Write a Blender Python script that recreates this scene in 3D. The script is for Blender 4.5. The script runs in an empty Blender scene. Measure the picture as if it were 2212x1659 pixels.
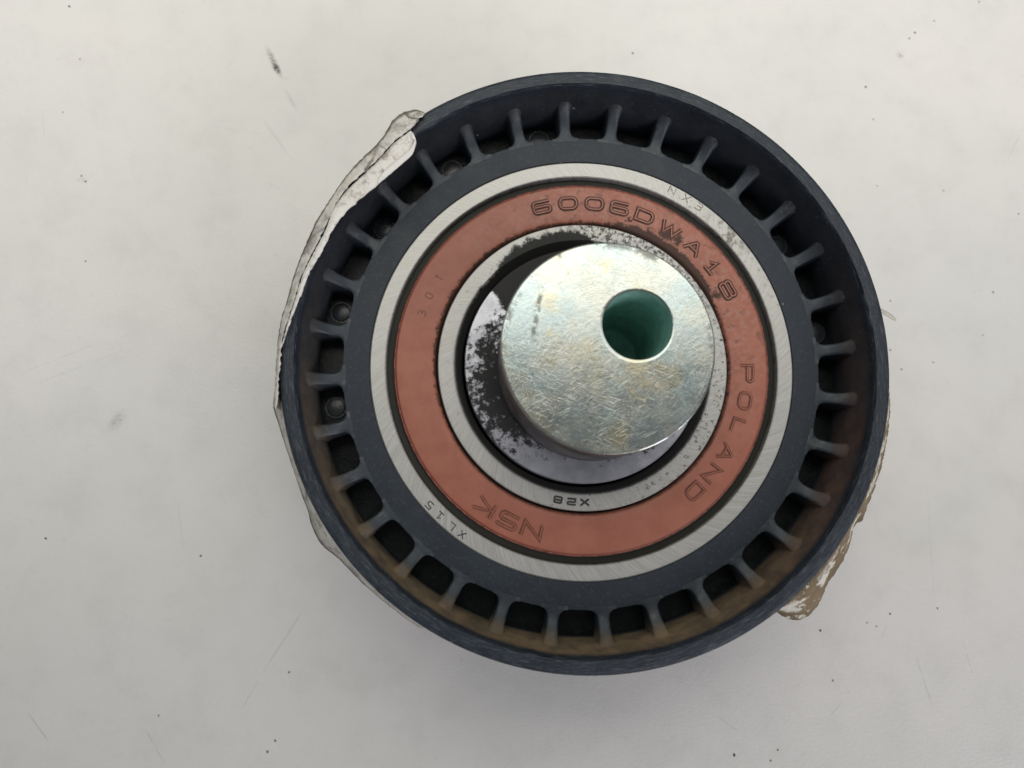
import bpy, bmesh, math, random
from mathutils import Vector, Matrix

random.seed(7)
MM = 0.001
PI = math.pi
C = bpy.context.scene.collection
scene = bpy.context.scene

# ------------------------------------------------------------------ camera
ZB = 26.0            # height of the bearing face above the worktop (mm)
FPX = 1724.0         # focal length in photo pixels (photo taken as 2212 px wide)
CAM = Vector((-13.397, -17.256, 127.299))            # lens position (mm)
ROT = Matrix.Rotation(0.1439, 3, 'X') @ Matrix.Rotation(-0.0405, 3, 'Y')   # held a few degrees off the vertical
cam_d = bpy.data.cameras.new('camera')
cam = bpy.data.objects.new('camera', cam_d)
C.objects.link(cam)
cam.matrix_world = Matrix.Translation(CAM*MM) @ ROT.to_4x4()
cam_d.sensor_width = 36.0
cam_d.lens = 36.0*FPX/2212
cam_d.clip_start = 0.002
cam_d.clip_end = 10.0
cam_d.dof.use_dof = True
cam_d.dof.focus_distance = 0.104
cam_d.dof.aperture_fstop = 26.0
scene.camera = cam

# ------------------------------------------------------------------ world and lamps
world = bpy.data.worlds.new('World')
scene.world = world
world.use_nodes = True
bg = world.node_tree.nodes['Background']
bg.inputs['Color'].default_value = (0.90, 0.95, 1.0, 1)
bg.inputs['Strength'].default_value = 0.205

def area(name, loc, target, sx, sy, power, col, spread=180):
    l = bpy.data.lights.new(name, 'AREA')
    l.shape = 'RECTANGLE'; l.size = sx; l.size_y = sy
    l.energy = power; l.color = col; l.spread = math.radians(spread)
    o = bpy.data.objects.new(name, l); C.objects.link(o)
    o.location = loc
    d = Vector(target) - Vector(loc)
    o.rotation_euler = d.to_track_quat('-Z', 'Y').to_euler()
    return o
area('workbench_lamp', (-0.06, 0.212, 0.25), (-0.06, 0.180, 0.0), 0.66, 0.32, 0.73, (1.0, 0.975, 0.90), 96)
area('fill_lamp', (0.36, -0.42, 0.36), (0.02, -0.02, 0.0), 0.40, 0.30, 1.8, (0.97, 0.93, 1.0))  # added fill light, lifts the shade on the worktop below the pulley

scene.view_settings.view_transform = 'Standard'
scene.view_settings.look = 'None'
scene.view_settings.exposure = 0.0
scene.view_settings.gamma = 1.0
scene.view_settings.use_curve_mapping = False
scene.render.engine = 'CYCLES'

def unproject(px, py, z):
    """photo pixel (2212 wide) -> point in mm on the level z (mm)"""
    d = ROT @ Vector(((px-1106)/FPX, -(py-829.5)/FPX, -1.0))
    return CAM + d*((z-CAM.z)/d.z)
def ring_pos(px, py, z):
    p = unproject(px, py, z)
    return math.hypot(p.x, p.y), math.degrees(math.atan2(p.x, p.y))

# ------------------------------------------------------------------ node helper
class NB:
    def __init__(self, name):
        self.m = bpy.data.materials.new(name); self.m.use_nodes = True
        self.t = self.m.node_tree; self.n = self.t.nodes; self.l = self.t.links
        self.b = self.n['Principled BSDF']
        self.co = self.n.new('ShaderNodeTexCoord').outputs['Object']
    def put(self, sock, v):
        if v is None: return
        if isinstance(v, bpy.types.NodeSocket): self.l.new(v, sock)
        else:
            if isinstance(v, tuple) and len(v) == 3 and sock.type == 'RGBA': v = (*v, 1)
            sock.default_value = v
    def math(self, op, a, b=None, c=None, clamp=False):
        n = self.n.new('ShaderNodeMath'); n.operation = op; n.use_clamp = clamp
        self.put(n.inputs[0], a); self.put(n.inputs[1], b); self.put(n.inputs[2], c)
        return n.outputs[0]
    def vm(self, op, a, b=None):
        n = self.n.new('ShaderNodeVectorMath'); n.operation = op
        self.put(n.inputs[0], a); self.put(n.inputs[1], b)
        return n.outputs['Value'] if op in ('LENGTH', 'DOT_PRODUCT', 'DISTANCE') else n.outputs[0]
    def mul(self, *a):
        r = a[0]
        for x in a[1:]: r = self.math('MULTIPLY', r, x)
        return r
    def add(self, a, b): return self.math('ADD', a, b)
    def mx(self, a, b): return self.math('MAXIMUM', a, b)
    def inv(self, a): return self.math('SUBTRACT', 1.0, a)
    def sm(self, v, a, b, lo=0.0, hi=1.0):
        n = self.n.new('ShaderNodeMapRange'); n.interpolation_type = 'SMOOTHSTEP'
        self.put(n.inputs[0], v)
        for i, x in enumerate((a, b, lo, hi)): self.put(n.inputs[i+1], x)
        return n.outputs[0]
    def lin(self, v, a, b, lo, hi):
        n = self.n.new('ShaderNodeMapRange'); self.put(n.inputs[0], v)
        for i, x in enumerate((a, b, lo, hi)): self.put(n.inputs[i+1], x)
        return n.outputs[0]
    def noise(self, scale, detail=4, rough=0.55, co=None, dist=0.0):
        n = self.n.new('ShaderNodeTexNoise')
        self.put(n.inputs['Vector'], co or self.co)
        n.inputs['Scale'].default_value = scale; n.inputs['Detail'].default_value = detail
        n.inputs['Roughness'].default_value = rough; n.inputs['Distortion'].default_value = dist
        return n.outputs['Fac']
    def voro(self, scale, co=None, feature='F1'):
        n = self.n.new('ShaderNodeTexVoronoi'); n.feature = feature
        self.put(n.inputs['Vector'], co or self.co); n.inputs['Scale'].default_value = scale
        return n.outputs['Distance']
    def mix(self, f, a, b):
        n = self.n.new('ShaderNodeMix'); n.data_type = 'RGBA'
        self.put(n.inputs[0], f); self.put(n.inputs[6], a); self.put(n.inputs[7], b)
        return n.outputs[2]
    def xyz(self, co=None):
        n = self.n.new('ShaderNodeSeparateXYZ'); self.put(n.inputs[0], co or self.co)
        return n.outputs
    def comb(self, x, y, z):
        n = self.n.new('ShaderNodeCombineXYZ')
        self.put(n.inputs[0], x); self.put(n.inputs[1], y); self.put(n.inputs[2], z)
        return n.outputs[0]
    def xf(self, co=None, loc=(0, 0, 0), rot=0.0, scale=(1, 1, 1), typ='POINT'):
        n = self.n.new('ShaderNodeMapping'); n.vector_type = typ
        self.put(n.inputs[0], co or self.co)
        n.inputs['Location'].default_value = loc
        n.inputs['Rotation'].default_value = (0, 0, rot)
        n.inputs['Scale'].default_value = scale
        return n.outputs[0]
    def polar(self, cx=0.0, cy=0.0):
        """radius in mm, clockwise angle from the top (degrees, 0..360)"""
        x, y, z = self.xyz()
        x = self.math('MULTIPLY', self.math('SUBTRACT', x, cx*MM), 1000.0)
        y = self.math('MULTIPLY', self.math('SUBTRACT', y, cy*MM), 1000.0)
        r = self.math('SQRT', self.add(self.mul(x, x), self.mul(y, y)))
        a = self.math('MULTIPLY', self.math('ARCTAN2', x, y), 180/PI)
        a = self.math('MODULO', self.add(a, 360.0), 360.0)
        return r, a, x, y
    def bump(self, h, strength=0.3, dist=0.0001, prev=None):
        n = self.n.new('ShaderNodeBump'); n.inputs['Strength'].default_value = strength
        n.inputs['Distance'].default_value = dist
        self.put(n.inputs['Height'], h)
        if prev is not None: self.put(n.inputs['Normal'], prev)
        return n.outputs[0]
    def arc(self, a, c, w, soft):
        """1 around the clock angle c (half width w degrees)"""
        d = self.math('ABSOLUTE', self.math('SUBTRACT', self.math('MODULO', self.add(self.math('SUBTRACT', a, c), 540.0), 360.0), 180.0))
        return self.sm(d, w+soft, w-soft*0.2)
    def seg(self, p, q, w, co=None):
        """soft line from p to q (mm)"""
        mx_, my_ = (p[0]+q[0])/2*MM, (p[1]+q[1])/2*MM
        L = math.hypot(q[0]-p[0], q[1]-p[1])/2*MM
        an = math.atan2(q[1]-p[1], q[0]-p[0])
        v = self.xf(co, (mx_, my_, 0), an, (1, 1, 1), 'TEXTURE')
        x, y, z = self.xyz(v)
        a = self.sm(self.math('ABSOLUTE', y), w*MM, w*MM*0.25)
        b = self.sm(self.math('ABSOLUTE', x), L, L*0.55)
        return self.mul(a, b)
    def out(self, col=None, rough=None, metal=None, normal=None, spec=None):
        i = self.b.inputs
        self.put(i['Base Color'], col); self.put(i['Roughness'], rough)
        self.put(i['Metallic'], metal); self.put(i['Normal'], normal)
        self.put(i['Specular IOR Level'], spec)
        return self.m

# ------------------------------------------------------------------ materials
def mat_worktop():
    n = NB('worktop_laminate')
    big = n.noise(14, 4, 0.6)
    fine = n.noise(900, 3, 0.6)
    mott = n.noise(150, 5, 0.65)
    col = n.mix(n.sm(big, 0.35, 0.7), (0.665, 0.66, 0.625), (0.735, 0.715, 0.685))
    col = n.mix(n.mul(n.sm(mott, 0.42, 0.75), 0.22), col, (0.50, 0.49, 0.46))
    col = n.mix(n.mul(n.sm(n.noise(420, 4, 0.7), 0.60, 0.76), 0.18), col, (0.42, 0.40, 0.37))
    def U(a): 
        v = unproject(a[0], a[1], 0); return (v.x, v.y)
    lines = [((564, 253), (636, 352), .16, .30), ((444, 270), (588, 294), .2, .12), ((540, 372), (615, 415), .15, .22),
             ((660, 1310), (560, 1464), .17, .34), ((562, 1461), (519, 1540), .15, .30), ((56, 1533), (109, 1608), .16, .38),
             ((311, 1570), (359, 1656), .16, .30), ((1866, 1454), (1784, 1560), .16, .26), ((1920, 1341), (1890, 1410), .14, .2),
             ((1975, 1406), (2016, 1533), .13, .38), ((2078, 1376), (2105, 1471), .12, .34), ((1541, 1540), (1627, 1605), .14, .28),
             ((2212, 270), (2177, 345), .13, .32), ((34, 810), (239, 731), .22, .16), ((20, 850), (300, 745), .25, .10),
             ((92, 235), (96, 300), .15, .2), ((383, 1075), (398, 1200), .18, .16), ((2000, 1020), (2020, 1330), .14, .16)]
    msk = None
    brk = n.sm(n.noise(520, 3, 0.6), 0.34, 0.55)
    for p, q, w, s in lines:
        k = n.mul(n.seg(U(p), U(q), w), s)
        msk = k if msk is None else n.mx(msk, k)
    col = n.mix(n.mul(msk, brk, 0.62), col, (0.16, 0.15, 0.14))
    # rubbed dirt streak and faint smudges
    def blob(p, lx, ly, ang, soft=0.0):
        u = U(p)
        v = n.xf(None, (u[0]*MM, u[1]*MM, 0), math.radians(ang), (lx*MM, ly*MM, 1), 'TEXTURE')
        x, y, z = n.xyz(v)
        return n.sm(n.math('SQRT', n.add(n.mul(x, x), n.mul(y, y))), 1.0, soft)
    nz = n.noise(1500, 4, 0.7)
    st = n.mul(blob((592, 135), 4.2, 0.75, -64), n.sm(nz, 0.36, 0.58), 0.85)
    st = n.mx(st, n.mul(blob((597, 147), 1.7, 0.7, -60, 0.3), n.sm(nz, 0.33, 0.46), 1.0))
    st = n.mx(st, n.mul(blob((628, 215), 3.2, 0.5, -62), 0.16))
    st = n.mx(st, n.mul(blob((253, 908), 2.6, 1.5, 55), n.sm(nz, 0.3, 0.7), 0.42))
    st = n.mx(st, n.mul(blob((1945, 118), 1.1, 0.9, 20), n.sm(nz, 0.4, 0.6), 0.5))
    st = n.mx(st, n.mul(blob((180, 386), 2.6, 1.0, 30), n.sm(nz, 0.45, 0.65), 0.28))
    st = n.mx(st, n.mul(blob((2110, 632), 1.6, 1.3, 0), n.sm(nz, 0.5, 0.7), 0.35))
    col = n.mix(st, col, (0.07, 0.065, 0.05))
    orange = n.noise(1500, 2, 0.5, n.xf(None, (0, 0, 0), 0.5, (1, 1.6, 1)))
    bp = n.bump(orange, 0.30, 0.00014)
    bp = n.bump(big, 0.05, 0.002, bp)
    rough = n.lin(fine, 0.3, 0.7, 0.36, 0.46)
    return n.out(col, rough, 0.0, bp, 0.5)

def dust_amount(n, a):
    ang = n.add(0.07, n.mul(n.arc(a, 176, 48, 68), 0.86))
    return n.mul(ang, n.add(0.5, n.mul(n.sm(n.noise(420, 6, 0.7), 0.32, 0.66), 0.5)))
def dust_colour(n, a):
    return n.mix(n.arc(a, 70, 50, 40), (0.235, 0.170, 0.095), (0.15, 0.088, 0.060))

def plastic(dust=False, name='black_plastic'):
    n = NB(name)
    r, a, x, y = n.polar()
    g = n.noise(2600, 5, 0.7)
    m = n.noise(260, 5, 0.6)
    col = n.mix(n.sm(m, 0.3, 0.7), (0.010, 0.016, 0.025), (0.019, 0.028, 0.039))
    col = n.mix(n.mul(n.sm(g, 0.52, 0.72), 0.55), col, (0.060, 0.075, 0.090))
    sp = n.sm(n.voro(420), 0.09, 0.03)
    sp = n.mul(sp, n.sm(n.noise(170, 2), 0.58, 0.66))
    col = n.mix(n.mul(sp, 0.7), col, (0.45, 0.46, 0.46))
    rough = n.lin(m, 0.3, 0.7, 0.48, 0.64)
    if dust:
        z = n.math('MULTIPLY', n.xyz()[2], 1000.0)
        wall = n.mul(n.sm(r, 34.3, 34.65), n.sm(r, 35.70, 35.45))
        lvl = n.mul(n.sm(z, 22.2, 23.8), n.sm(z, 31.0, 29.4))
        d = n.mul(wall, lvl, dust_amount(n, a)); dc = dust_colour(n, a)
        col = n.mix(d, col, dc)
        rough = n.add(rough, n.mul(d, 0.3))
        # lip: scuffed edge bands
        lip = n.mul(n.sm(r, 35.55, 35.75), 0.55)
        sc = n.sm(n.noise(1.0, 4, 0.6, n.comb(n.mul(a, 0.35), n.mul(r, 9.0), 0.0)), 0.50, 0.72)
        col = n.mix(n.mul(lip, sc), col, (0.15, 0.16, 0.17))
    b = n.bump(g, 0.22, 0.00006)
    b = n.bump(m, 0.12, 0.0003, b)
    return n.out(col, rough, 0.0, b, 0.42)

def mat_rib():
    n = NB('rib_plastic')
    oi = n.n.new('ShaderNodeObjectInfo')
    co = n.vm('ADD', n.co, n.comb(oi.outputs['Random'], n.mul(oi.outputs['Random'], 3.1), 0.0))
    g = n.noise(4200, 3, 0.6, co); m = n.noise(300, 5, 0.6, co)
    col = n.mix(n.sm(m, 0.3, 0.7), (0.016, 0.024, 0.034), (0.032, 0.043, 0.054))
    x, y, z = n.xyz()
    geo = n.n.new('ShaderNodeNewGeometry'); keep = n.co; n.co = geo.outputs['Position']
    r, a, px_, py_ = n.polar()
    d = n.mul(n.sm(r, 32.9, 34.9), dust_amount(n, a))
    col = n.mix(d, col, dust_colour(n, a)); n.co = keep
    top = n.mul(n.sm(z, 0.0252, 0.0258), n.sm(n.noise(700, 4, 0.7, co), 0.5, 0.72), 0.5)
    col = n.mix(top, col, (0.12, 0.125, 0.125))
    b = n.bump(g, 0.22, 0.00006)
    return n.out(col, n.lin(m, 0.3, 0.7, 0.42, 0.6), 0.0, b)

def mat_pinmark():
    n = NB('pin_mark_plastic')
    oi = n.n.new('ShaderNodeObjectInfo')
    co = n.vm('ADD', n.co, n.comb(oi.outputs['Random'], 0.0, 0.0))
    g = n.noise(2600, 3, 0.6, co)
    col = n.mix(g, (0.008, 0.010, 0.013), (0.030, 0.036, 0.042))
    return n.out(col, 0.30, 0.0, n.bump(g, 0.3, 0.0001))

def mat_steel(name, cx, cy, kind):
    n = NB(name)
    r, a, x, y = n.polar(cx, cy)
    # grinding marks: long thin lines that curve across the face
    gl = n.noise(1.0, 3, 0.7, n.comb(n.add(n.mul(a, 2.6), n.mul(r, 4.5)), n.mul(r, 0.25), 3.0))
    gl2 = n.noise(1.0, 2, 0.7, n.comb(n.add(n.mul(a, 1.1), n.mul(r, -7.5)), n.mul(r, 0.2), 9.0))
    m = n.noise(420, 5, 0.65)
    col = n.mix(n.sm(gl, 0.35, 0.7), (0.39, 0.385, 0.36), (0.52, 0.515, 0.49))
    col = n.mix(n.mul(n.sm(m, 0.52, 0.72), 0.35), col, (0.42, 0.39, 0.30))
    fine = n.noise(1700, 4, 0.7)
    met = 0.9
    if kind == 'outer':
        d = n.mul(n.arc(a, 50, 14, 28), n.sm(fine, 0.55, 0.68), 0.42)
        d = n.mx(d, n.mul(n.arc(a, 48, 3.5, 6), n.sm(n.noise(900, 5, 0.7), 0.44, 0.62), 0.75))
        d = n.mx(d, n.mul(n.sm(fine, 0.66, 0.74), 0.45))
        col = n.mix(d, col, (0.13, 0.11, 0.07))
        ed = n.sm(n.add(r, n.mul(n.noise(600, 4, .6), .25)), 25.58, 25.38)
        col = n.mix(ed, col, (0.018, 0.018, 0.015))
        dk = n.mx(d, ed)
    else:
        # black grease that has crept out from the bore
        gn = n.noise(780, 7, 0.78)
        reach = n.add(16.62, n.add(n.mul(n.arc(a, 342, 13, 14), 1.25), n.mul(n.arc(a, 352, 6, 6), 0.25)))
        gz = n.add(r, n.mul(n.math('SUBTRACT', gn, 0.5), n.add(0.25, n.mul(n.arc(a, 345, 30, 20), 3.4))))
        d = n.sm(n.math('SUBTRACT', gz, reach), 0.34, -0.26)
        fl = n.mul(n.arc(a, 30, 30, 14), n.sm(n.noise(1500, 5, 0.75), 0.46, 0.60), 0.9)
        fl2 = n.mul(n.arc(a, 112, 38, 26), n.sm(n.noise(1700, 5, 0.75), 0.545, 0.62), 0.85)
        d2 = n.mx(fl, fl2)
        d2 = n.mx(d2, n.mul(n.sm(n.noise(1300, 5, 0.7), 0.64, 0.70), 0.8))
        col = n.mix(n.mul(n.sm(n.noise(260, 4, .6), 0.58, 0.68), n.arc(a, 280, 40, 20), 0.7), col, (0.26, 0.22, 0.10))
        col = n.mix(d2, col, (0.035, 0.032, 0.026))
        col = n.mix(d, col, (0.014, 0.014, 0.012))
        dk = n.mx(d, d2)
    met = n.mul(n.inv(dk), 0.52)
    b = n.bump(gl, 0.35, 0.00004)
    b = n.bump(gl2, 0.25, 0.00004, b)
    b = n.bump(m, 0.15, 0.0001, b)
    rough = n.add(n.lin(gl, 0.3, 0.7, 0.40, 0.54), n.mul(dk, 0.22))
    return n.out(col, rough, met, b)

def seal_colour(n):
    r, a, x, y = n.polar()
    m = n.noise(300, 5, 0.6); f = n.noise(1400, 5, 0.7)
    col = n.mix(n.sm(m, 0.3, 0.7), (0.325, 0.112, 0.070), (0.38, 0.138, 0.090))
    ur = n.arc(a, 35, 45, 50)
    col = n.mix(n.mul(n.sm(f, 0.42, 0.66), n.add(0.04, n.mul(ur, 0.42))), col, (0.40, 0.235, 0.185))
    col = n.mix(n.mul(n.sm(n.noise(800, 5, 0.75), 0.53, 0.68), n.add(0.10, n.mul(ur, 0.62))), col, (0.135, 0.058, 0.040))
    return col, r, a, m, f, ur

def mat_seal():
    n = NB('seal_rubber')
    col, r, a, m, f, ur = seal_colour(n)
    g = n.noise(1250, 7, 0.8)
    gg = n.math('SUBTRACT', g, 0.5)
    # grime along the inner lip, thickest where oil has spread
    reach = n.add(19.18, n.add(n.mul(n.arc(a, 38, 16, 18), 0.95), n.mul(n.arc(a, 300, 24, 22), 0.22)))
    inn = n.sm(n.math('SUBTRACT', n.add(r, n.mul(gg, n.add(1.0, n.mul(n.arc(a, 350, 90, 40), 1.6)))), reach), 0.22, -0.18)
    outr = n.sm(n.add(r, n.mul(gg, 0.9)), 24.22, 24.42)
    def spot(cr, ca, sx):
        px_, py_ = cr*math.sin(math.radians(ca)), cr*math.cos(math.radians(ca))
        d = n.vm('DISTANCE', n.co, (px_*MM, py_*MM, 0.02585))
        return n.sm(n.add(d, n.mul(gg, 0.0034)), sx*MM, sx*0.45*MM)
    sp = n.mx(spot(20.9, 33.5, 1.25), n.mx(spot(21.1, 37.5, 0.9), spot(20.2, 62.5, 0.85)))
    sp = n.mx(sp, n.mx(spot(20.7, 18.0, 0.45), spot(19.9, 27, 1.0)))
    dk = n.mx(n.mx(inn, outr), sp)
    col = n.mix(n.mul(n.sm(r, 23.85, 24.2), 0.55), col, (0.20, 0.045, 0.03))
    col = n.mix(n.mul(dk, 0.90), col, (0.034, 0.022, 0.017))
    col = n.mix(n.sm(r, 24.45, 24.6), col, (0.022, 0.022, 0.017))
    b = n.bump(f, 0.18, 0.00008); b = n.bump(m, 0.12, 0.0003, b)
    return n.out(col, n.add(0.46, n.mul(dk, 0.2)), 0.0, b, 0.4)

def mat_letter_top():
    n = NB('raised_letter_rubber')
    col, r, a, m, f, ur = seal_colour(n)
    return n.out(col, 0.45, 0.0, n.bump(f, 0.15, 0.00006), 0.4)

def mat_simple(name, col, rough, metal=0.0, var=0.0, scale=800):
    n = NB(name)
    f = n.noise(scale, 4, 0.65)
    c2 = tuple(min(1, c*(1+var)) for c in col); c1 = tuple(c*(1-var) for c in col)
    return n.out(n.mix(n.sm(f, 0.3, 0.7), c1, c2), rough, metal, n.bump(f, 0.2, 0.00008))

def mat_hub():
    n = NB('zinc_plated_steel')
    big = n.noise(95, 4, 0.6); m = n.noise(420, 5, 0.65); f = n.noise(1900, 4, 0.7)
    col = n.mix(n.sm(big, 0.38, 0.62), (0.33, 0.39, 0.39), (0.40, 0.405, 0.36))
    # yellow passivation stains
    ys = n.mul(n.sm(n.noise(150, 5, 0.65, n.xf(None, (.013, .4, 0))), 0.50, 0.68), 0.50)
    col = n.mix(ys, col, (0.46, 0.38, 0.20))
    gr = n.sm(n.noise(800, 5, 0.7), 0.60, 0.72)
    col = n.mix(n.mul(gr, 0.45), col, (0.20, 0.21, 0.19))
    hx, hy = 1.014, -0.362
    r, a, x, y = n.polar(hx, hy)
    ring = n.mul(n.sm(n.add(r, n.mul(n.math('SUBTRACT', m, .5), 1.2)), 11.0, 11.7), n.sm(n.noise(330, 5, .7), 0.5, 0.62), 0.7)
    col = n.mix(ring, col, (0.15, 0.15, 0.12))
    p, q = unproject(1168, 610, 40), unproject(1152, 745, 40)
    st = n.mul(n.seg((p.x, p.y), (q.x, q.y), 0.45, n.vm('ADD', n.co, n.comb(n.mul(n.math('SUBTRACT', m, .5), .0012), 0.0, 0.0))), n.sm(n.noise(1100, 4, .7), .40, .58), 0.75)
    col = n.mix(st, col, (0.16, 0.155, 0.12))
    # scratches in several directions
    h = None
    for i, (an, s) in enumerate(((0.35, 1.0), (1.1, 0.9), (-0.5, 1.0), (2.2, 0.8), (-1.05, 0.9))):
        v = n.xf(n.xf(None, (0.003*i, 0.002*i, 0), an), scale=(420, 8500, 1))
        k = n.sm(n.noise(1.0, 2, 0.5, v), 0.60, 0.70)
        k = n.mul(k, n.sm(n.noise(240, 2, .5, n.xf(None, (0.1*i, 0, 0))), 0.42, 0.6), s)
        h = k if h is None else n.mx(h, k)
    col = n.mix(n.mul(h, 0.16), col, (0.62, 0.65, 0.63))
    tm = n.noise(1.0, 3, 0.6, n.comb(n.mul(a, 0.045), n.mul(r, 11.0), 0.0))
    b = n.bump(tm, 0.16, 0.00004)
    b = n.bump(h, 0.16, 0.00003, b)
    b = n.bump(f, 0.26, 0.00005, b)
    b = n.bump(m, 0.12, 0.0001, b)
    rough = n.add(n.lin(m, 0.3, 0.7, 0.17, 0.26), n.mul(n.mx(st, ring), 0.2))
    met = n.mul(n.inv(n.mul(n.mx(st, ring), 0.8)), 0.94)
    return n.out(col, rough, met, b)

def mat_flange():
    n = NB('greasy_flange_steel')
    r, a, x, y = n.polar()
    m = n.noise(420, 5, 0.65); f = n.noise(950, 6, 0.75)
    col = n.mix(n.sm(m, 0.3, 0.7), (0.36, 0.365, 0.40), (0.50, 0.505, 0.54))
    thr = n.add(0.62, n.mul(n.arc(a, 250, 30, 26), -0.155))
    thr = n.add(thr, n.mul(n.sm(r, 14.6, 12.2), -0.13))
    thr = n.add(thr, n.mul(n.arc(a, 195, 25, 20), 0.10))
    thr = n.add(thr, n.mul(n.arc(a, 285, 16, 10), 0.05))
    thr = n.add(thr, n.mul(n.arc(a, 0, 42, 16), -0.6))
    d = n.sm(n.math('SUBTRACT', f, thr), -0.07, 0.08)
    col = n.mix(n.mul(d, 0.96), col, (0.018, 0.017, 0.016))
    return n.out(col, n.add(0.40, n.mul(d, 0.2)), n.mul(n.inv(d), 0.75), n.bump(f, 0.35, 0.0001), n.add(0.15, n.mul(n.inv(d), 0.35)))

def mat_tape(name, brown, band=True):
    n = NB(name)
    m = n.noise(160, 5, 0.65); f = n.noise(620, 6, 0.75)
    if brown:
        col = n.mix(n.sm(m, 0.3, 0.7), (0.15, 0.108, 0.055), (0.25, 0.19, 0.115))
        w = n.sm(n.noise(480, 5, 0.65), 0.585, 0.63)
        at = n.n.new('ShaderNodeAttribute'); at.attribute_name = 'across'
        edge = n.mul(n.sm(at.outputs['Fac'], 0.62, 0.70), n.sm(at.outputs['Fac'], 0.98, 0.80), n.sm(n.noise(260, 4, .6), 0.48, 0.56))
        col = n.mix(n.mx(w, edge), col, (0.72, 0.69, 0.60))
        col = n.mix(n.mul(n.sm(f, 0.6, 0.72), 0.5), col, (0.07, 0.05, 0.03))
    else:
        col = n.mix(n.sm(m, 0.35, 0.65), (0.69, 0.655, 0.58), (0.79, 0.77, 0.72))
        col = n.mix(n.mul(n.sm(f, 0.46, 0.70), 0.85), col, (0.19, 0.155, 0.11))
        cr = n.sm(n.voro(95, n.vm('ADD', n.co, n.comb(n.mul(m, .006), n.mul(f, .004), 0.0)), 'DISTANCE_TO_EDGE'), 0.022, 0.006)
        col = n.mix(n.mul(cr, n.sm(n.noise(210, 3, .6), .42, .6), 0.7), col, (0.07, 0.055, 0.045))
        if not band: return n.out(col, 0.5, 0.0, n.bump(m, 0.4, 0.0004), 0.4)
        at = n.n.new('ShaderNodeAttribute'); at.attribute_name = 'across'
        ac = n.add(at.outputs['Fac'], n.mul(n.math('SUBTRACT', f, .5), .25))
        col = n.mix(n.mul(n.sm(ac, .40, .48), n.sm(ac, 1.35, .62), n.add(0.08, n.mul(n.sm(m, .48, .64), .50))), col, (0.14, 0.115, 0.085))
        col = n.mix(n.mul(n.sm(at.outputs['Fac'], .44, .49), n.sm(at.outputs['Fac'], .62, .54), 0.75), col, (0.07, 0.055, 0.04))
    b = n.bump(m, 0.4, 0.0004); b = n.bump(f, 0.4, 0.0002, b)
    return n.out(col, 0.75, 0.0, b, 0.2)

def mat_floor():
    n = NB('shaded_pocket_plastic')
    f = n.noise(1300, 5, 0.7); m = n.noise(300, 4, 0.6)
    col = n.mix(n.sm(f, 0.45, 0.7), (0.003, 0.004, 0.005), (0.010, 0.013, 0.014))  # shade of the deep pockets painted in as a near-black floor colour
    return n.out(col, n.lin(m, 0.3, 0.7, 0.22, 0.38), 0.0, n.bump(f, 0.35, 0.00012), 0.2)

M = dict(worktop=mat_worktop(), plastic=plastic(), rim=plastic(True, 'dusty_black_plastic'), rib=mat_rib(), pin=mat_pinmark(),
         outer=mat_steel('ground_ring_steel', 0, 0, 'outer'), inner=mat_steel('greasy_ring_steel', 0, 0, 'inner'),
         seal=mat_seal(), ltop=mat_letter_top(), ldirt=mat_simple('letter_groove_dirt', (0.085, 0.034, 0.024), 0.6, 0, .4),
         ltan=mat_simple('light_letter_groove', (0.20, 0.070, 0.042), 0.55, 0, .3),
         stamp=mat_simple('etched_mark', (0.045, 0.045, 0.042), 0.55, 0.2, .3),
         stampf=mat_simple('faint_etched_mark', (0.20, 0.185, 0.15), 0.5, 0.4, .35),
         stampr=mat_simple('seal_print', (0.15, 0.055, 0.035), 0.55, 0, .3),
         hub=mat_hub(), grease=mat_simple('black_grease', (0.018, 0.016, 0.015), 0.45, 0, .5),
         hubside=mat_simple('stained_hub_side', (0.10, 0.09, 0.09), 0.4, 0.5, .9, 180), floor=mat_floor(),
         bore=mat_simple('teal_bore_plating', (0.30, 0.54, 0.47), 0.42, 0.1, .2, 500),
         flange=mat_flange(), tape=mat_tape('dirty_white_tape', False), btape=mat_tape('browned_tape', True), ftape=mat_tape('folded_tape_face', False, False),
         flap=mat_simple('clean_tape_back', (0.74, 0.72, 0.68), 0.5, 0, .08, 300),
         grit=mat_simple('dark_grit', (0.06, 0.056, 0.05), 0.7, 0, .5), gritp=mat_simple('grey_grit', (0.20, 0.19, 0.17), 0.7, 0, .4),
         sliver=mat_simple('pale_tape_sliver', (0.55, 0.53, 0.45), 0.5, 0, .2, 500))

# ------------------------------------------------------------------ mesh helpers
def obj(name, verts, faces, mats, parent=None, smooth=True, fm=None, scale=MM, auto=None, wn=False):
    me = bpy.data.meshes.new(name)
    me.from_pydata([Vector(v)*scale for v in verts], [], faces)
    if not isinstance(mats, (list, tuple)): mats = [mats]
    for m in mats: me.materials.append(m)
    if fm:
        for p, k in zip(me.polygons, fm): p.material_index = k
    bm = bmesh.new(); bm.from_mesh(me)
    bmesh.ops.recalc_face_normals(bm, faces=bm.faces)
    if auto is not None:
        for e in bm.edges:
            if len(e.link_faces) == 2 and e.calc_face_angle(0) > math.radians(auto): e.smooth = False
    bm.to_mesh(me); bm.free()
    for p in me.polygons: p.use_smooth = smooth
    o = bpy.data.objects.new(name, me); C.objects.link(o)
    if parent: o.parent = parent
    if wn:
        w = o.modifiers.new('weighted', 'WEIGHTED_NORMAL'); w.keep_sharp = True; w.weight = 80
    return o

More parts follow.
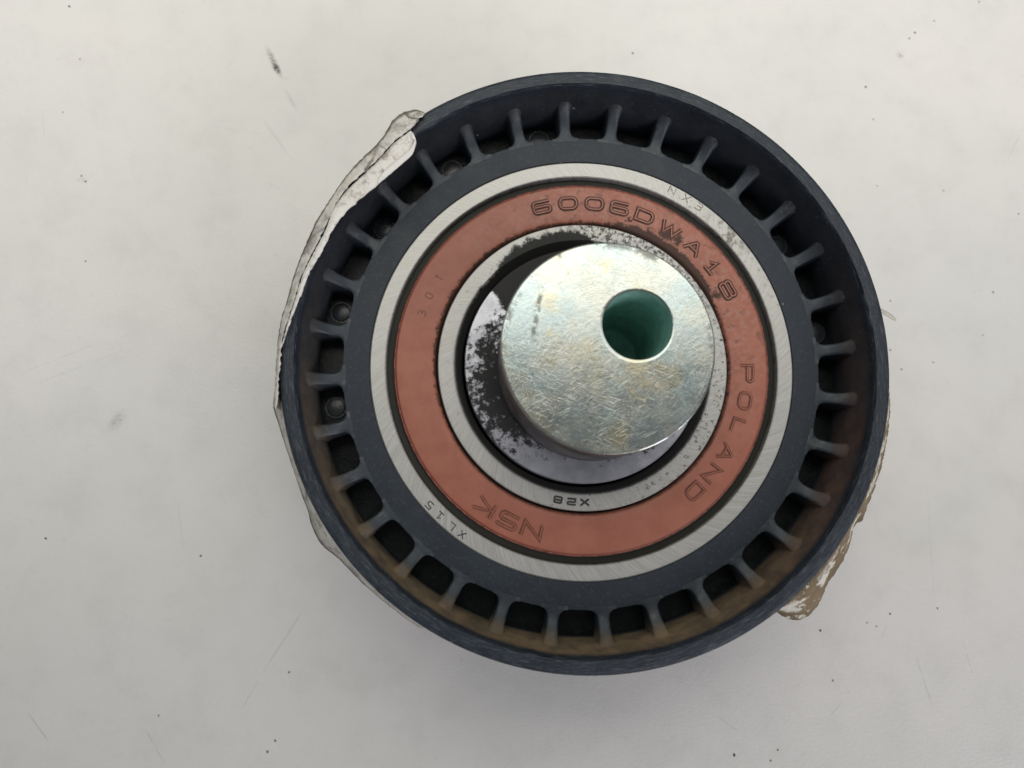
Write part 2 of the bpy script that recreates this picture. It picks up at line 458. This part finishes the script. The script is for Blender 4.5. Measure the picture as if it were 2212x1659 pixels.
def lathe(name, prof, mat, parent, n=256, cx=0.0, cy=0.0, closed=True, wob=None, auto=40, fmat=None):
    vs, fs, fm = [], [], []
    k = len(prof)
    for i in range(n):
        t = 2*PI*i/n
        for j, (r, z) in enumerate(prof):
            if wob: r, z = wob(r, z, t, j)
            vs.append((cx+r*math.cos(t), cy+r*math.sin(t), z))
    for i in range(n):
        i2 = (i+1) % n
        for j in range(k if closed else k-1):
            j2 = (j+1) % k
            fs.append((i*k+j, i2*k+j, i2*k+j2, i*k+j2))
            fm.append(fmat(j) if fmat else 0)
    return obj(name, vs, fs, mat, parent, True, fm, auto=auto, wn=True)

def eccentric(name, ox, oy, hx, hy, hr, rings, mats, parent, n=160, auto=35):
    """round body about (ox,oy) pierced by a hole about (hx,hy); rings = list of
    (kind, radius or blend, z, material): 'o' rings about the body axis, 'b' blends across a face, 'h' rings about the hole"""
    vs, fs, fm = [], [], []
    lastr = None
    for kind, r, z, m in rings:
        for i in range(n):
            t = 2*PI*i/n
            if kind == 'o': p = (ox+r*math.cos(t), oy+r*math.sin(t), z); 
            elif kind == 'h': p = (hx+r*math.cos(t), hy+r*math.sin(t), z)
            else:
                R = r[0]; H = r[1]; k = r[2]
                p = ((ox+R*math.cos(t))*(1-k)+(hx+H*math.cos(t))*k, (oy+R*math.sin(t))*(1-k)+(hy+H*math.sin(t))*k, z)
            vs.append(p)
    for j in range(len(rings)-1):
        for i in range(n):
            i2 = (i+1) % n
            fs.append((j*n+i, j*n+i2, (j+1)*n+i2, (j+1)*n+i)); fm.append(rings[j+1][3])
    return obj(name, vs, fs, mats, parent, True, fm, auto=auto, wn=True)

def tag(o, label=None, cat=None, group=None, kind=None):
    if label: o['label'] = label
    if cat: o['category'] = cat
    if group: o['group'] = group
    if kind: o['kind'] = kind
    return o

# ------------------------------------------------------------------ worktop
W, H, T = 330.0, 290.0, 18.0
vs = [(-W, -H, -T), (W, -H, -T), (W, H, -T), (-W, H, -T), (-W, -H, 0), (W, -H, 0), (W, H, 0), (-W, H, 0)]
fs = [(0, 3, 2, 1), (4, 5, 6, 7), (0, 1, 5, 4), (1, 2, 6, 5), (2, 3, 7, 6), (3, 0, 4, 7)]
top = obj('worktop', vs, fs, M['worktop'], None, False)
tag(top, 'off white laminate worktop with faint scratches and smudges', 'worktop', kind='structure')

# ------------------------------------------------------------------ pulley
pulley = bpy.data.objects.new('tensioner_pulley', None); C.objects.link(pulley)
pulley.empty_display_size = 0.04
tag(pulley, 'black plastic tensioner pulley with steel bearing, orange seal and offset hub', 'pulley')

rr = random.Random(3)
ragged = [rr.uniform(-1, 1) for _ in range(512)]
def lipwob(r, z, t, j):
    if j in (5, 6):                                  # ragged moulding flash along the lip
        k = ragged[int(t/(2*PI)*256) % 256]
        amt = 0.16 if math.sin(3*t+0.5)+math.sin(7*t) > 0.1 else 0.035
        r += amt*k
    if j in (7, 8, 9):
        r += 0.02*math.sin(5*t+1)+0.015*math.sin(23*t)
    return r, z
rim_prof = [(34.45, 15.0), (34.6, 25.6), (34.8, 26.9), (35.1, 28.4), (35.38, 29.8), (35.56, 30.9), (35.74, 31.25), (35.86, 31.5), (36.95, 31.52), (37.40, 31.44), (37.58, 31.15),
            (37.58, 28.4), (37.1, 28.0), (37.1, 3.4), (37.3, 3.0), (37.3, 0.4), (37.0, 0.0), (36.0, 0.0), (35.2, 6.0)]
lathe('outer_rim', rim_prof, M['rim'], pulley, 256, wob=lipwob, auto=50)
lathe('hub_collar', [(27.5, 5.0), (27.5, 25.85), (27.6, 26.0), (30.78, 26.0), (30.86, 25.97), (30.9, 25.9), (30.86, 14.0), (30.8, 5.0)],
      M['plastic'], pulley, 224, auto=60)
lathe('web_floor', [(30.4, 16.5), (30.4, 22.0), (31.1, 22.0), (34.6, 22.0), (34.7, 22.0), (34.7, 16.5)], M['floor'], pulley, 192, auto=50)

def rib_mesh():
    w0, RH, R = 0.76, 30.9, 1.05
    RO, R2 = 35.05, 0.02
    st = [RH-0.42, RH-0.2, RH, RH+0.06, RH+0.18, RH+0.36, RH+0.6, RH+R, 32.4, 33.0, 33.5, 33.9, 34.2, 34.5, 34.75, RO-0.12, RO, RO+0.2, RO+0.4]
    vs, fs = [], []
    for r in st:
        w = w0
        if r < RH+R: w = w0+R-math.sqrt(max(0, R*R-(max(r, RH)-RH-R)**2))
        if r > RO-R2: w = max(w, w0+R2-math.sqrt(max(0, R2*R2-(min(r, RO)-RO+R2)**2)))
        t = (r-RH)/(RO-RH)
        zt = 26.012+2.2*max(0, min(1.1, t))**2.6
        b = 0.10+0.16*max(0, min(1, (r-RH)/0.8))
        k2 = max(0.0, min(1.0, (r-(RO-1.5))/1.5)); w += 0.40*k2**2
        for x, z in ((-w, 21.8), (-w, zt-b), (-w+.35*b, zt-.35*b), (-w+b, zt-0.008), (-.35*w, zt), (.35*w, zt), (w-b, zt-0.008), (w-.35*b, zt-.35*b), (w, zt-b), (w, 21.8)):
            if z > 22: z -= 0.7*k2**1.5*(x/w)**2       # round the rib over where it runs into the rim
            # keep the flare on the circle of the hub
            yy = r if r > RH+R else r-(x*x)/(2*RH)*1.0
            vs.append((x, yy, z))
    k = 10
    for i in range(len(st)-1):
        for j in range(k-1):
            fs.append((i*k+j, i*k+j+1, (i+1)*k+j+1, (i+1)*k+j))
    fs.append(tuple(range(k))); fs.append(tuple(range((len(st)-1)*k, len(st)*k)))
    return vs, fs
vs, fs = rib_mesh()
rib0 = obj('rib', vs, fs, M['rib'], pulley, True, auto=55)
# one of the ejector pin marks on the pocket floors
pv, pf = [], []
for r, z in ((1.42, 21.90), (1.42, 22.03), (1.30, 22.03), (1.27, 21.92), (1.20, 21.92), (1.16, 22.07), (1.08, 22.10), (0.0, 22.10)):
    for i in range(28):
        t = 2*PI*i/28
        pv.append((r*math.cos(t), 32.85+r*math.sin(t), z))
for j in range(7):
    for i in range(28): pf.append((j*28+i, j*28+(i+1) % 28, (j+1)*28+(i+1) % 28, (j+1)*28+i))
pin0 = obj('pin_mark', pv, pf, M['pin'], pulley, True, auto=40)
NH = 32
off = -2.2
for i in range(NH):
    o = rib0 if i == 0 else rib0.copy()
    if i: C.objects.link(o); o.parent = pulley
    o.rotation_euler = (0, 0, math.radians(off-360/NH*(i+0.5)))
    if i in (1, 5, 7, 23, 25, 27, 29, 31):              # only these pockets show their mark
        p = pin0 if i == 1 else pin0.copy()
        if i > 1: C.objects.link(p); p.parent = pulley
        p.rotation_euler = (rr.uniform(-.01, .01), rr.uniform(-.01, .01), math.radians(off-360/NH*i))

# ------------------------------------------------------------------ bearing
ring_o = lathe('bearing_outer_ring', [(27.48, 14), (27.48, 25.8), (27.3, 26.04), (25.55, 26.04), (25.42, 25.95), (25.35, 25.0), (25.3, 14)], M['outer'], pulley, 224, auto=30)
ring_i = lathe('bearing_inner_ring', [(18.8, 14), (18.77, 25.9), (18.65, 26.04), (16.72, 26.04), (16.6, 25.98), (15.7, 24.9), (15.5, 14)], M['inner'], pulley, 224, auto=30)
seal = lathe('rubber_seal', [(25.32, 24.6), (25.3, 25.05), (24.75, 25.1), (24.52, 25.2), (24.46, 25.55), (24.38, 25.62), (24.24, 25.58), (24.14, 25.72), (23.95, 25.85),
             (22.4, 25.9), (20.2, 25.9), (19.5, 25.86), (19.2, 25.7), (19.02, 25.2), (18.85, 24.6), (22, 23.5)], M['seal'], pulley, 224, auto=50)
tag(seal, 'brick orange rubber bearing seal with raised lettering')

# ---- stroke lettering: each glyph is a list of strokes in a box of unit height
def rrect(x0, y0, x1, y1, r, n=5):
    p = []
    for cx, cy, a0 in ((x1-r, y1-r, 0), (x0+r, y1-r, 90), (x0+r, y0+r, 180), (x1-r, y0+r, 270)):
        for i in range(n+1):
            a = math.radians(a0+90*i/n); p.append((cx+r*math.cos(a), cy+r*math.sin(a)))
    return p
def arcp(cx, cy, rx, ry, a0, a1, n=6):
    return [(cx+rx*math.cos(math.radians(a0+(a1-a0)*i/n)), cy+ry*math.sin(math.radians(a0+(a1-a0)*i/n))) for i in range(n+1)]
def glyph(ch, w):
    h = 1.0; r = 0.27; x0, x1 = -w/2, w/2
    if ch == '0' or ch == 'O': return [(rrect(x0, 0, x1, 1, min(0.42, w*.45), 7), True)]
    if ch == '6':
        return [([(x1-.08, 1.0)]+arcp(x0+.3, .7, .3, .3, 90, 180)+arcp(x0+.26, .26, .26, .26, 180, 270)+arcp(x1-.26, .26, .26, .26, -90, 0)+arcp(x1-.24, .30, .24, .24, 0, 90)+[(x0+.05, .54)], False)]
    if ch == '8': return [(rrect(x0, 0, x1, .53, .22), True), (rrect(x0+.04, .53, x1-.04, 1, .21), True)]
    if ch == '3': return [([(x0, 1)]+arcp(x1-.24, .77, .24, .23, 90, -90)+[(x0+.2, .54)], False), ([(x1-.24, .54)]+arcp(x1-.26, .27, .26, .27, 90, -90)+[(x0, 0)], False)]
    if ch == '5': return [([(x1, 1), (x0, 1), (x0, .58), (x1-.26, .58)]+arcp(x1-.27, .29, .27, .29, 90, -90)+[(x0, 0)], False)]
    if ch == '2': return [([(x0, .95), (x0+.15, 1)]+arcp(x1-.24, .77, .24, .23, 90, -90)+arcp(x0+.25, .3, .25, .24, 90, 180)+[(x0, 0), (x1, 0)], False)]
    if ch == '1': return [([(x0+.1*w, .68), (0, 1), (0, 0)], False), ([(x0, 0), (x1, 0)], False)]
    if ch == 'D': return [([(x0, 0), (x0, 1)]+arcp(x1-.42, .58, .42, .42, 90, 0)+arcp(x1-.42, .42, .42, .42, 0, -90)[0:], True)]
    if ch == 'P': return [([(x0, 0), (x0, 1)]+arcp(x1-.26, .74, .26, .26, 90, -90)+[(x0, .48)], False)]
    if ch == 'L': return [([(x0, 1), (x0, 0), (x1, 0)], False)]
    if ch == 'N': return [([(x0, 0), (x0, 1), (x1, 0), (x1, 1)], False)]
    if ch == 'A': return [([(x0, 0), (-.06, 1), (.06, 1), (x1, 0)], False), ([(x0*.62, .36), (x1*.62, .36)], False)]
    if ch == 'W': return [([(x0, 1), (x0*.55, 0), (0, .8), (x1*.55, 0), (x1, 1)], False)]
    if ch == 'S': return [([(x1, .95), (x1-.2, 1)]+arcp(x0+.24, .77, .24, .23, 90, 270)+arcp(x1-.26, .27, .26, .27, 90, -90)+[(x0, .02)], False)]
    if ch == 'K': return [([(x0, 0), (x0, 1)], False), ([(x1, 1), (x0+.08, .5), (x1, 0)], False)]
    if ch == 'X': return [([(x0, 1), (x1, 0)], False), ([(x0, 0), (x1, 1)], False)]
    if ch == 'I': return [([(0, 1), (0, 0)], False), ([(-.18, .86), (0, 1), (.18, .86)], False)]
def offset_rows(pts, closed, offs):
    """rows of points at the side distances offs along a poly-line, mitred; open ends get pushed out"""
    n = len(pts); rows = []
    P = [Vector(p) for p in pts]
    for i in range(n):
        a = P[i-1] if (i > 0 or closed) else None
        b = P[(i+1) % n] if (i < n-1 or closed) else None
        d1 = (P[i]-a).normalized() if a is not None else None
        d2 = (b-P[i]).normalized() if b is not None else None
        if d1 is None: d1 = d2
        if d2 is None: d2 = d1
        t = (d1+d2)
        t = t.normalized() if t.length > 1e-6 else d1
        nn = Vector((-t.y, t.x)); c = max(0.5, nn.dot(Vector((-d1.y, d1.x))))
        rows.append([P[i]+nn*(o/c) for o in offs])
    return rows
def letter(name, ch, parent, rad, ang, w, h, z, mode, cx=0.0, cy=0.0, mats=None, sw=0.15):
    """clockwise lettering, tops outwards; rad (mm) is the middle of the letter"""
    vs, fs, fm = [], [], []
    for k, (pts, closed) in enumerate(glyph(ch, w/h)):
        pts = [(p[0]*h, (p[1]-.5)*h) for p in pts]
        if not closed:                                  # let the stroke ends run on a little
            a, b = Vector(pts[0]), Vector(pts[1]); pts = [tuple(a+(a-b).normalized()*sw*.7)]+pts
            a, b = Vector(pts[-1]), Vector(pts[-2]); pts = pts+[tuple(a+(a-b).normalized()*sw*.7)]
        dz = 0.009*k
        if mode == 'raised':
            offs = [-sw-.17, -sw-.15, -sw-.03, -sw*.55, sw*.55, sw+.03, sw+.15, sw+.17]
            zz = [-.05, .012, .014, .15, .15, .014, .012, -.05]
            fmr = [0, 0, 0, 1, 0, 0, 0]
        else:
            offs = [-sw-.01, -sw, sw, sw+.01]; zz = [-.03, .012, .012, -.03]; fmr = [0, 0, 0]
        rows = offset_rows(pts, closed, offs)
        base = len(vs); m = len(offs)
        for row in rows:
            for q, (p, dzz) in enumerate(zip(row, zz)):
                x, y = p.x, p.y
                vs.append((x, y, dzz+dz))
        nr = len(rows)
        for i in range(nr if closed else nr-1):
            i2 = (i+1) % nr
            for q in range(m-1):
                fs.append((base+i*m+q, base+i*m+q+1, base+i2*m+q+1, base+i2*m+q)); fm.append(fmr[q])
    # bend the glyph round the ring
    out = []
    for x, y, zz in vs:
        r = rad+y; a = math.radians(ang)+x/rad
        out.append((cx+r*math.sin(a), cy+r*math.cos(a), z+zz))
    return obj(name, out, fs, mats, parent, True, fm, auto=25)

def line_of(text, pix, name, parent, w, h, z, mode, mats, sw, fix=None):
    rp = [ring_pos(px, py, z) for px, py in pix]
    rad = sum(r for r, a in rp)/len(rp) if fix is None else fix
    for ch, (r, a) in zip(text, rp):
        letter(name, ch, parent, rad, a, w.get(ch, w['*']) if isinstance(w, dict) else w, h, z, mode, mats=mats, sw=sw)
line_of('6006DWA18', [(1170, 447), (1227, 439), (1284, 440), (1338, 450), (1392, 467), (1449, 493), (1497, 536), (1535, 580), (1571, 627)], 'raised_letter', seal,
        {'W': 2.5, 'A': 2.1, '1': 1.35, '*': 2.2}, 1.5, 25.9, 'raised', [M['ldirt'], M['ltop']], 0.15)
line_of('POLAND', [(1615, 807), (1608, 866), (1593, 920), (1567, 977), (1538, 1024), (1500, 1062)], 'raised_letter', seal, {'L': 1.7, '*': 2.1}, 1.5, 25.9, 'raised', [M['ltan'], M['ltop']], 0.10)
line_of('NSK', [(1149, 1145), (1097, 1126), (1048, 1095)], 'raised_letter', seal, 2.3, 1.65, 25.9, 'raised', [M['ltan'], M['ltop']], 0.12)
line_of('30I', [(910, 676), (927, 639), (949, 600)], 'printed_digit', seal, 0.62, 0.95, 25.9, 'flat', [M['stampr']], 0.065)
line_of('XL15', [(998, 1155), (977, 1134), (949, 1114), (926, 1093)], 'etched_letter', ring_o, 0.72, 0.85, 26.04, 'flat', [M['stamp']], 0.065)
line_of('NX3', [(1452, 411), (1483, 428), (1509, 447)], 'etched_letter', ring_o, 0.9, 0.95, 26.04, 'flat', [M['stampf']], 0.06)
line_of('X28', [(1263, 1084), (1234.5, 1083.5), (1205, 1081)], 'etched_letter', ring_i, 0.95, 0.72, 26.04, 'flat', [M['stamp']], 0.13)

# ------------------------------------------------------------------ eccentric hub
HX, HY, HR = 1.014, -0.362, 12.136
BX, BY, BR = 4.386, 2.134, 3.95
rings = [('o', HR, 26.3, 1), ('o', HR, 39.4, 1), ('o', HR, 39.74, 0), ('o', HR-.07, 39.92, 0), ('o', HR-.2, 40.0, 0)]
for k in (0.015, 0.1, .25, .45, .65, .85, .97): rings.append(('b', (HR-.2, BR+.14, k), 40.0, 0))
rings += [('h', BR+.14, 40.0, 0), ('h', BR+.05, 39.96, 0), ('h', BR, 39.86, 0)]
hub = eccentric('eccentric_hub', HX, HY, BX, BY, BR, rings, [M['hub'], M['hubside']], pulley)
tag(hub, 'scratched zinc plated steel hub standing proud with offset bolt hole')
eccentric('bolt_hole_wall', BX, BY, BX, BY, BR, [('h', BR+.005, 39.86, 0), ('h', BR, 39.0, 0), ('h', BR, 19.0, 0), ('h', BR-.08, 18.9, 0), ('h', 1.5, 18.9, 0), ('h', 0.01, 18.9, 0)],
          [M['bore']], hub, 96)
eccentric('flange_disc', 0, 0, BX, BY, BR+.2, [('o', 15.35, 14.0, 0), ('o', 15.35, 26.2, 0), ('o', 15.22, 26.38, 0)] +
          [('b', (15.22, BR+.4, k), 26.4, 0) for k in (.02, .2, .4, .6, .8)] + [('h', BR+.4, 26.4, 0), ('h', BR+.4, 14.0, 0)], [M['flange']], hub)

# ------------------------------------------------------------------ torn tape round the rim
def resample(pts, n):
    P = [Vector(p) for p in pts]
    L = [0]
    for a, b in zip(P, P[1:]): L.append(L[-1]+(b-a).length)
    res = []
    for i in range(n):
        s = L[-1]*i/(n-1); k = 0
        while k < len(L)-2 and L[k+1] < s: k += 1
        t = (s-L[k])/max(1e-9, L[k+1]-L[k])
        # catmull-rom for rounded outlines
        p0, p1, p2, p3 = P[max(0, k-1)], P[k], P[k+1], P[min(len(P)-1, k+2)]
        q = 0.5*((2*p1)+(p2-p0)*t+(2*p0-5*p1+4*p2-p3)*t*t+(3*p1-p0-3*p2+p3)*t**3)
        res.append(q)
    return res
def ribbon(name, rails, mat, parent, nst=90, sub=4, jit=0.05, thick=0.14, seed=1, label=None):
    """rails: lists of 3-D points with equal counts; the sheet runs through them"""
    rg = random.Random(seed)
    rows = list(zip(*rails))
    n = nst
    R = [resample(r, n) for r in rails]
    vs, fs, acr = [], [], []
    m = (len(rails)-1)*sub+1
    for i in range(n):
        for j in range(m):
            k = min(j//sub, len(rails)-2); t = (j-k*sub)/sub
            p = R[k][i].lerp(R[k+1][i], t)
            jj = jit*(0.4 if j not in (0, m-1) else 1.0)
            p = p+Vector((rg.uniform(-jj, jj), rg.uniform(-jj, jj), rg.uniform(-jj, jj)*.6))
            vs.append(p); acr.append(j/(m-1))
    for i in range(n-1):
        for j in range(m-1):
            fs.append((i*m+j, i*m+j+1, (i+1)*m+j+1, (i+1)*m+j))
    o = obj(name, vs, fs, mat, parent, True)
    at = o.data.attributes.new('across', 'FLOAT', 'POINT')
    for i, a in enumerate(acr): at.data[i].value = a
    md = o.modifiers.new('thickness', 'SOLIDIFY'); md.thickness = thick*MM; md.offset = 0
    if label: o['label'] = label
    return o
def onwall(pts, z, r):
    res = []
    for p in pts:
        a = math.atan2(p.y, p.x); res.append(Vector((r*math.cos(a), r*math.sin(a), z)))
    return res
lo = [(917, 245), (897, 238), (870, 245), (848, 262), (834, 287), (812, 315), (779, 347), (752, 376), (725, 414), (701, 451), (680, 486), (655, 545), (636, 595), (624, 640), (609, 690), (601, 740), (597, 800), (591, 880)]
lc = [(915, 250), (906, 255), (897, 266), (883, 281), (866, 294), (845, 312), (815, 345), (790, 369), (757, 399), (731, 430), (708, 478), (678, 540), (653, 592), (638, 640), (621, 690), (609, 740), (603, 800), (597, 882)]
o3 = [unproject(x, y, 31.5) for x, y in lo]
c3 = [unproject(x, y, 32.2) for x, y in lc]
w3 = onwall(o3, 19.0, 37.9)
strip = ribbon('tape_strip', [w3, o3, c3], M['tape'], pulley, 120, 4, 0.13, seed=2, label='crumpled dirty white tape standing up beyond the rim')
fc = [(884, 282), (866, 294), (845, 312), (815, 345), (790, 369), (757, 399), (731, 430), (714, 458), (700, 500), (678, 540), (653, 592), (638, 640), (622, 690), (609, 740)]
fi = [(889, 284), (899, 305), (890, 334), (860, 361), (836, 382), (800, 412), (769, 439), (745, 462), (718, 497), (695, 545), (667, 592), (649, 640), (629, 690), (611, 742)]
f0 = [unproject(x+2.5, y+2, 32.3) for x, y in fc]
f1 = [unproject(x, y, 32.45) for x, y in fi]
mid = [a.lerp(b, .5)+Vector((0, 0, .10)) for a, b in zip(f0, f1)]
ribbon('folded_flap', [f0, mid, f1], M['ftape'], strip, 90, 4, 0.07, seed=3)
# clean white patch of the flap's torn face
pa = [(897, 302), (886, 322), (868, 338), (845, 356), (828, 372), (818, 388)]
pb = [(898, 310), (891, 333), (872, 351), (850, 370), (832, 385), (815, 399)]
def lift(pts, dz): return [unproject(x, y, 32.57+dz) for x, y in pts]
ribbon('bare_patch', [lift(pa, .06), lift([((a[0]+b[0])/2, (a[1]+b[1])/2) for a, b in zip(pa, pb)], .04), lift(pb, 0)], M['flap'], strip, 40, 3, 0.012, 0.06, seed=4)

ll = [(591, 880), (598, 902), (610, 940), (625, 985), (640, 1030), (657, 1080), (667, 1105), (673, 1132), (695, 1175), (734, 1208), (785, 1260), (854, 1318), (907, 1355), (919, 1356)]
lo3 = [unproject(x, y, 25.5) for x, y in ll]
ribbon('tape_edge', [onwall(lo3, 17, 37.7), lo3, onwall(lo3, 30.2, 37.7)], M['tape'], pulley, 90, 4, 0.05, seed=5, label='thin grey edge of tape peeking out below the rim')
rl = [(1917, 800), (1920, 850), (1922, 880), (1918, 930), (1910, 975), (1897, 1030), (1882, 1070), (1870, 1100), (1863, 1122), (1850, 1130), (1838, 1148), (1838, 1162), (1825, 1200), (1801, 1240), (1786, 1262),
      (1770, 1300), (1750, 1325), (1725, 1338), (1698, 1334), (1676, 1320)]
r3 = [unproject(x, y, 24.5) for x, y in rl]
ribbon('browned_tape_strip', [onwall(r3, 16.5, 37.8), r3, onwall(r3, 30.4, 37.75)], M['btape'], pulley, 150, 6, 0.15, seed=6, label='brown stained tape with white torn spots peeling off the rim')
sl = [(1898, 664), (1906, 669), (1915, 673), (1922, 677), (1930, 684), (1936, 691)]
sl2 = [(1900, 671), (1908, 677), (1914, 681), (1922, 686), (1930, 691), (1936, 693)]
ribbon('tape_sliver', [[unproject(x, y, 25) for x, y in sl], [unproject(x, y, 25.6) for x, y in sl2]], M['sliver'], pulley, 24, 3, 0.02, 0.10, seed=7, label='pale splinter of tape sticking out past the rim')

# ------------------------------------------------------------------ grit on the worktop
def grit(px, py, r, mat, seed):
    rg = random.Random(seed)
    bm = bmesh.new(); bmesh.ops.create_icosphere(bm, subdivisions=2, radius=1.0)
    e = rg.uniform(0.6, 1.0); an = rg.uniform(0, PI)
    for v in bm.verts:
        k = 1+0.35*math.sin(3*v.co.x+seed)*math.cos(4*v.co.y+seed*1.7)+rg.uniform(-.12, .12)
        v.co = Vector((v.co.x*k, v.co.y*k*e, max(-0.35, v.co.z*k)*0.5))
    for v in bm.verts:
        x, y = v.co.x, v.co.y
        v.co = Vector((x*math.cos(an)-y*math.sin(an), x*math.sin(an)+y*math.cos(an), v.co.z))*r*0.62*MM
    me = bpy.data.meshes.new('grit_speck'); zmin = min(v.co.z for v in bm.verts)
    for v in bm.verts: v.co.z -= zmin
    bm.to_mesh(me); bm.free()
    for p in me.polygons: p.use_smooth = True
    me.materials.append(mat)
    o = bpy.data.objects.new('grit_speck', me); C.objects.link(o)
    u = unproject(px, py, 0); o.location = (u.x*MM, u.y*MM, 0.00001)
    return o
dark = [(150, 14, .34), (1367, 115, .24), (1586, 1631, .36), (1964, 83, .22), (1976, 71, .26), (2018, 45, .2), (2115, 4, .24), (1923, 756, .26), (1923, 650, .2),
        (1923, 1326, .26), (1772, 1362, .28), (1893, 1353, .2), (2025, 1314, .22), (1799, 1470, .26), (1680, 1620, .22), (173, 128, .2), (99, 1163, .28), (2038, 412, .2), (2200, 462, .22), (1665, 1643, .2)]
pale = [(136, 243, .2), (176, 380, .26), (185, 392, .28), (185, 564, .22), (1873, 1345, .18), (1870, 188, .34), (1886, 258, .2), (1895, 402, .22), (2145, 631, .26), (2016, 783, .24), (1947, 798, .24),
        (2123, 724, .2), (434, 1201, .26), (625, 1452, .26), (595, 1600, .28), (578, 1624, .3), (343, 1546, .24), (1725, 990, .01)]
for i, (x, y, r) in enumerate(dark):
    tag(grit(x, y, r, M['grit'], i+1), 'tiny black speck of grit lying on the pale worktop', 'grit', 'black grit specks scattered on the worktop')
for i, (x, y, r) in enumerate(pale[:-1]):
    tag(grit(x, y, r, M['gritp'], i+50), 'tiny grey speck of dust lying on the pale worktop', 'grit', 'grey dust specks scattered on the worktop')
